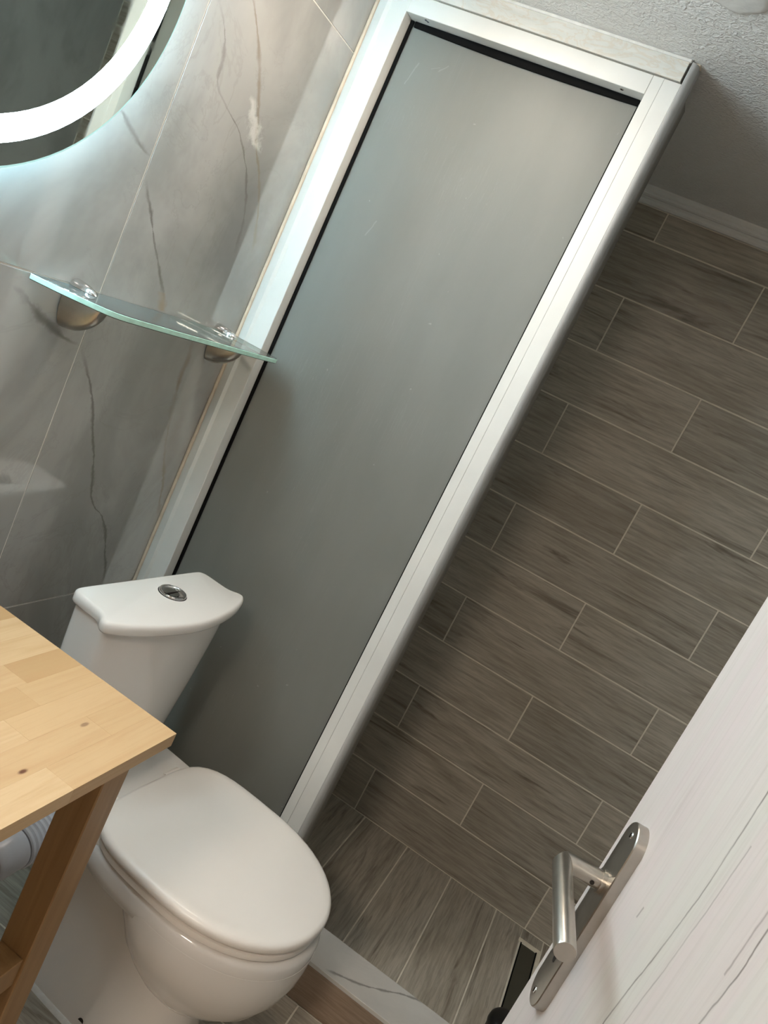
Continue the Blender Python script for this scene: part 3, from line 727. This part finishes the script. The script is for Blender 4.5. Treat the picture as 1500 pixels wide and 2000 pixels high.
# waste pipe under the table
px, pz = -0.400, 0.470
pipe = tag(empty('waste_pipe', (px, -1.345, pz)), 'grey white plastic waste pipe with ribbed nut below the table', 'pipe')
def pp(name, prof, mat): return lathe(name, prof, mat, pipe, 36, 'Y')
pp('pipe_body', [(0.001, -0.30), (0.021, -0.30), (0.021, -0.052), (0.001, -0.052)], M['pipe'])
pp('collar', [(0.001, -0.050), (0.029, -0.050), (0.032, -0.046), (0.032, 0.0), (0.001, 0.0)], M['pipe'])
rp = [(0.001, 0.002)]
for i in range(6):
    h = 0.002+i*0.009; rp += [(0.0325, h), (0.0345, h+0.002), (0.0345, h+0.006), (0.0318, h+0.0078)]
rp += [(0.001, 0.056)]
pp('ribbed_nut', rp, M['pipe'])
tube('elbow', [(0, 0.056, 0), (0, 0.075, 0), (-0.02, 0.085, 0), (-0.06, 0.088, -0.005), (-0.20, 0.088, -0.01), (XL-px+0.002, 0.088, -0.01)], 0.021, M['pipe'], pipe)
tube('riser', [(0, -0.29, -0.02), (0, -0.29, 0.10), (0, -0.29, TZ-TT-pz-0.001)], 0.018, M['pipe'], pipe)
tag(pipe, None, None)

# ------------------------------------------------------------------ door leaf with its lever handle
TH_D = math.radians(9)
door = empty('door_1', (0.263, -1.403, 0.0), -math.pi/2 + TH_D); tag(door, 'whitewashed wooden door leaf with dark cracks standing open', 'door', kind='structure')
bm_obj('leaf', box_bm(0.0, 0.70, 0.0, 0.040, 0.008, 1.955, 0.0012), M['door'], door)
PU, PZ0, PZ1, PT = 0.0595, 0.852, 1.064, 0.0105
handle = empty('door_handle', (0, 0, 0)); handle.parent = door
def stadium(u, z0, z1, hw, n=14, ins=0.0):
    hw2 = hw-ins; out = []
    for k in range(n+1): a = math.pi*k/n; out.append((u+hw2*math.cos(a), z1-hw+hw2*math.sin(a)))
    for k in range(n+1): a = math.pi+math.pi*k/n; out.append((u+hw2*math.cos(a), z0+hw+hw2*math.sin(a)))
    return out
plate = loft('plate', [[(a, y_, c) for a, c in stadium(PU, PZ0, PZ1, 0.0205, 14, i_)] for y_, i_ in ((0.0, 0.0), (-PT+0.001, 0.0), (-PT, 0.0008), (-PT-0.0002, 0.0025))], M['nickel'], handle, ang=30)
NZ = 0.9975; LR = 0.0092; OFF = 0.052
lathe('neck_collar', [(0.001, -0.0105), (0.0118, -0.0105), (0.0118, -0.0145), (0.001, -0.0145)], M['nickel'], handle, 28, 'Y', (PU, 0, NZ))
# neck and lever meet in a mitre
def circ(c, ax1, ax2, r_, n=28): return [tuple(Vector(c)+r_*(Vector(ax1)*math.cos(2*math.pi*k/n)+Vector(ax2)*math.sin(2*math.pi*k/n))) for k in range(n)]
nk = circ((PU, -0.0145, NZ), (1, 0, 0), (0, 0, 1), LR)
mit = [(x_, -OFF - (x_-PU), z_) for x_, y_, z_ in nk]
loft('neck', [nk, mit], M['nickel'], handle, ang=30)
mit2 = [(x_, y_, z_) for x_, y_, z_ in mit]
end = [(PU+0.128+0.0, y_, z_) for x_, y_, z_ in mit]
end_o = [(PU+0.1265, y_, z_) for x_, y_, z_ in mit]
ec = Vector((PU+0.128, -OFF, NZ))
end_s = [tuple(ec+(Vector(q)-ec)*0.93) for q in end]
loft('lever', [mit2, end_o, end_s], M['nickel'], handle, ang=30)
lathe('set_screw', [(0.0004, 0), (0.0022, 0), (0.0022, 0.0006), (0.0004, 0.0006)], M['hole'], handle, 14, 'X', (PU+LR-0.0002, -0.0215, NZ-0.001))
for zz in (PZ0+0.0125, PZ1-0.0125):
    o = lathe('screw', [(0.0004, -PT-0.0012), (0.003, -PT-0.0010), (0.0038, -PT), (0.0004, -PT)], M['chrome'], handle, 16, 'Y', (PU, 0, zz))
    box('screw_slot', PU-0.0005, PU+0.0005, -PT-0.0016, -PT-0.0011, zz-0.0024, zz+0.0024, M['hole'], plate)
kh = loft('keyhole', [[(a, y_, c) for a, c in stadium(PU, 0.900, 0.923, 0.0033)] for y_ in (-PT-0.0006, -PT+0.001)], M['hole'], handle, False)

# ------------------------------------------------------------------ shower drain and the black cup beside it
dr = tag(empty('linear_drain', (0.448, -0.30, 0.0)), 'narrow dark linear drain set in the shower floor', 'drain')
part(box('drain_plate', 0.428, 0.472, -0.600, -0.069, -0.006, -0.0003, M['drain'], None, 0.0005), dr)
for a, b in ((0.4245, 0.428), (0.472, 0.4755)): part(box('black_rim', a, b, -0.604, -0.0665, -0.006, 0.0015, M['rubber'], None, 0.0005), dr)
part(box('mortar_bed', 0.417, 0.486, -0.0670, -0.054, -0.006, 0.0040, M['mortar'], None, 0.001), dr)
part(box('mortar_bed', 0.4757, 0.488, -0.610, -0.0672, -0.006, 0.0030, M['mortar'], None, 0.001), dr)
cup = tag(empty('black_tub', (0.432, -0.505, 0.002)), 'small black plastic tub on the shower floor by the drain', 'tub')
lathe('tub_body', [(0.001, 0.0), (0.036, 0.0), (0.040, 0.004), (0.044, 0.07), (0.001, 0.07)], M['black'], cup, 36)
lathe('tub_cap', [(0.001, 0.0705), (0.0455, 0.0705), (0.0465, 0.074), (0.0455, 0.086), (0.040, 0.094), (0.028, 0.099), (0.001, 0.101)], M['black'], cup, 36)

# plaster patch on the ceiling
V = []; n = 40
ring0, ring1, ring2 = [], [], []
for k in range(n):
    a = 2*math.pi*k/n; r_ = 0.050*(1+0.16*noise.noise(Vector((math.cos(a)*1.7, math.sin(a)*1.7, 3.1))))
    for lst, s, h in ((ring0, 1.0, 0.0), (ring1, 0.93, -0.0035), (ring2, 0.78, -0.0045)):
        lst.append((r_*s*math.cos(a), r_*s*math.sin(a), h))
pt = loft('ceiling_patch', [ring0, ring1, ring2], M['caulk']); pt.location = (-0.100, -0.968, ZC-0.0002)
tag(pt, 'rough white round plaster patch on the ceiling', 'plaster patch')

# ------------------------------------------------------------------ lamps
def ceiling_lamp(name, pos, r_, mat, label):
    L = tag(empty(name, pos), label, 'lamp')
    lathe('housing', [(0.001, -0.0005), (r_+0.012, -0.0005), (r_+0.012, -0.022), (r_+0.004, -0.026), (r_, -0.026), (r_, -0.010), (0.001, -0.010)], M['alu'], L, 48)
    lathe('diffuser', [(0.001, -0.0105), (r_-0.001, -0.0105), (r_-0.001, -0.028), (r_*0.9, -0.033), (0.001, -0.035)], mat, L, 48)
ceiling_lamp('ceiling_lamp', LAMP_POS, 0.05, M['lamp'], 'small round ceiling lamp above the toilet tank')
ceiling_lamp('ceiling_lamp', LAMP2_POS, 0.08, M['lamp2'], 'round white ceiling lamp just inside the doorway')
ceiling_lamp('hall_fill_lamp', (-0.24, -3.0, 2.06), 0.16, M['hall_fill_lamp'], 'unseen fill lamp added on the hall ceiling to brighten the shower tiles')  # unseen fill lamp, added so the back wall's tiles come out brighter
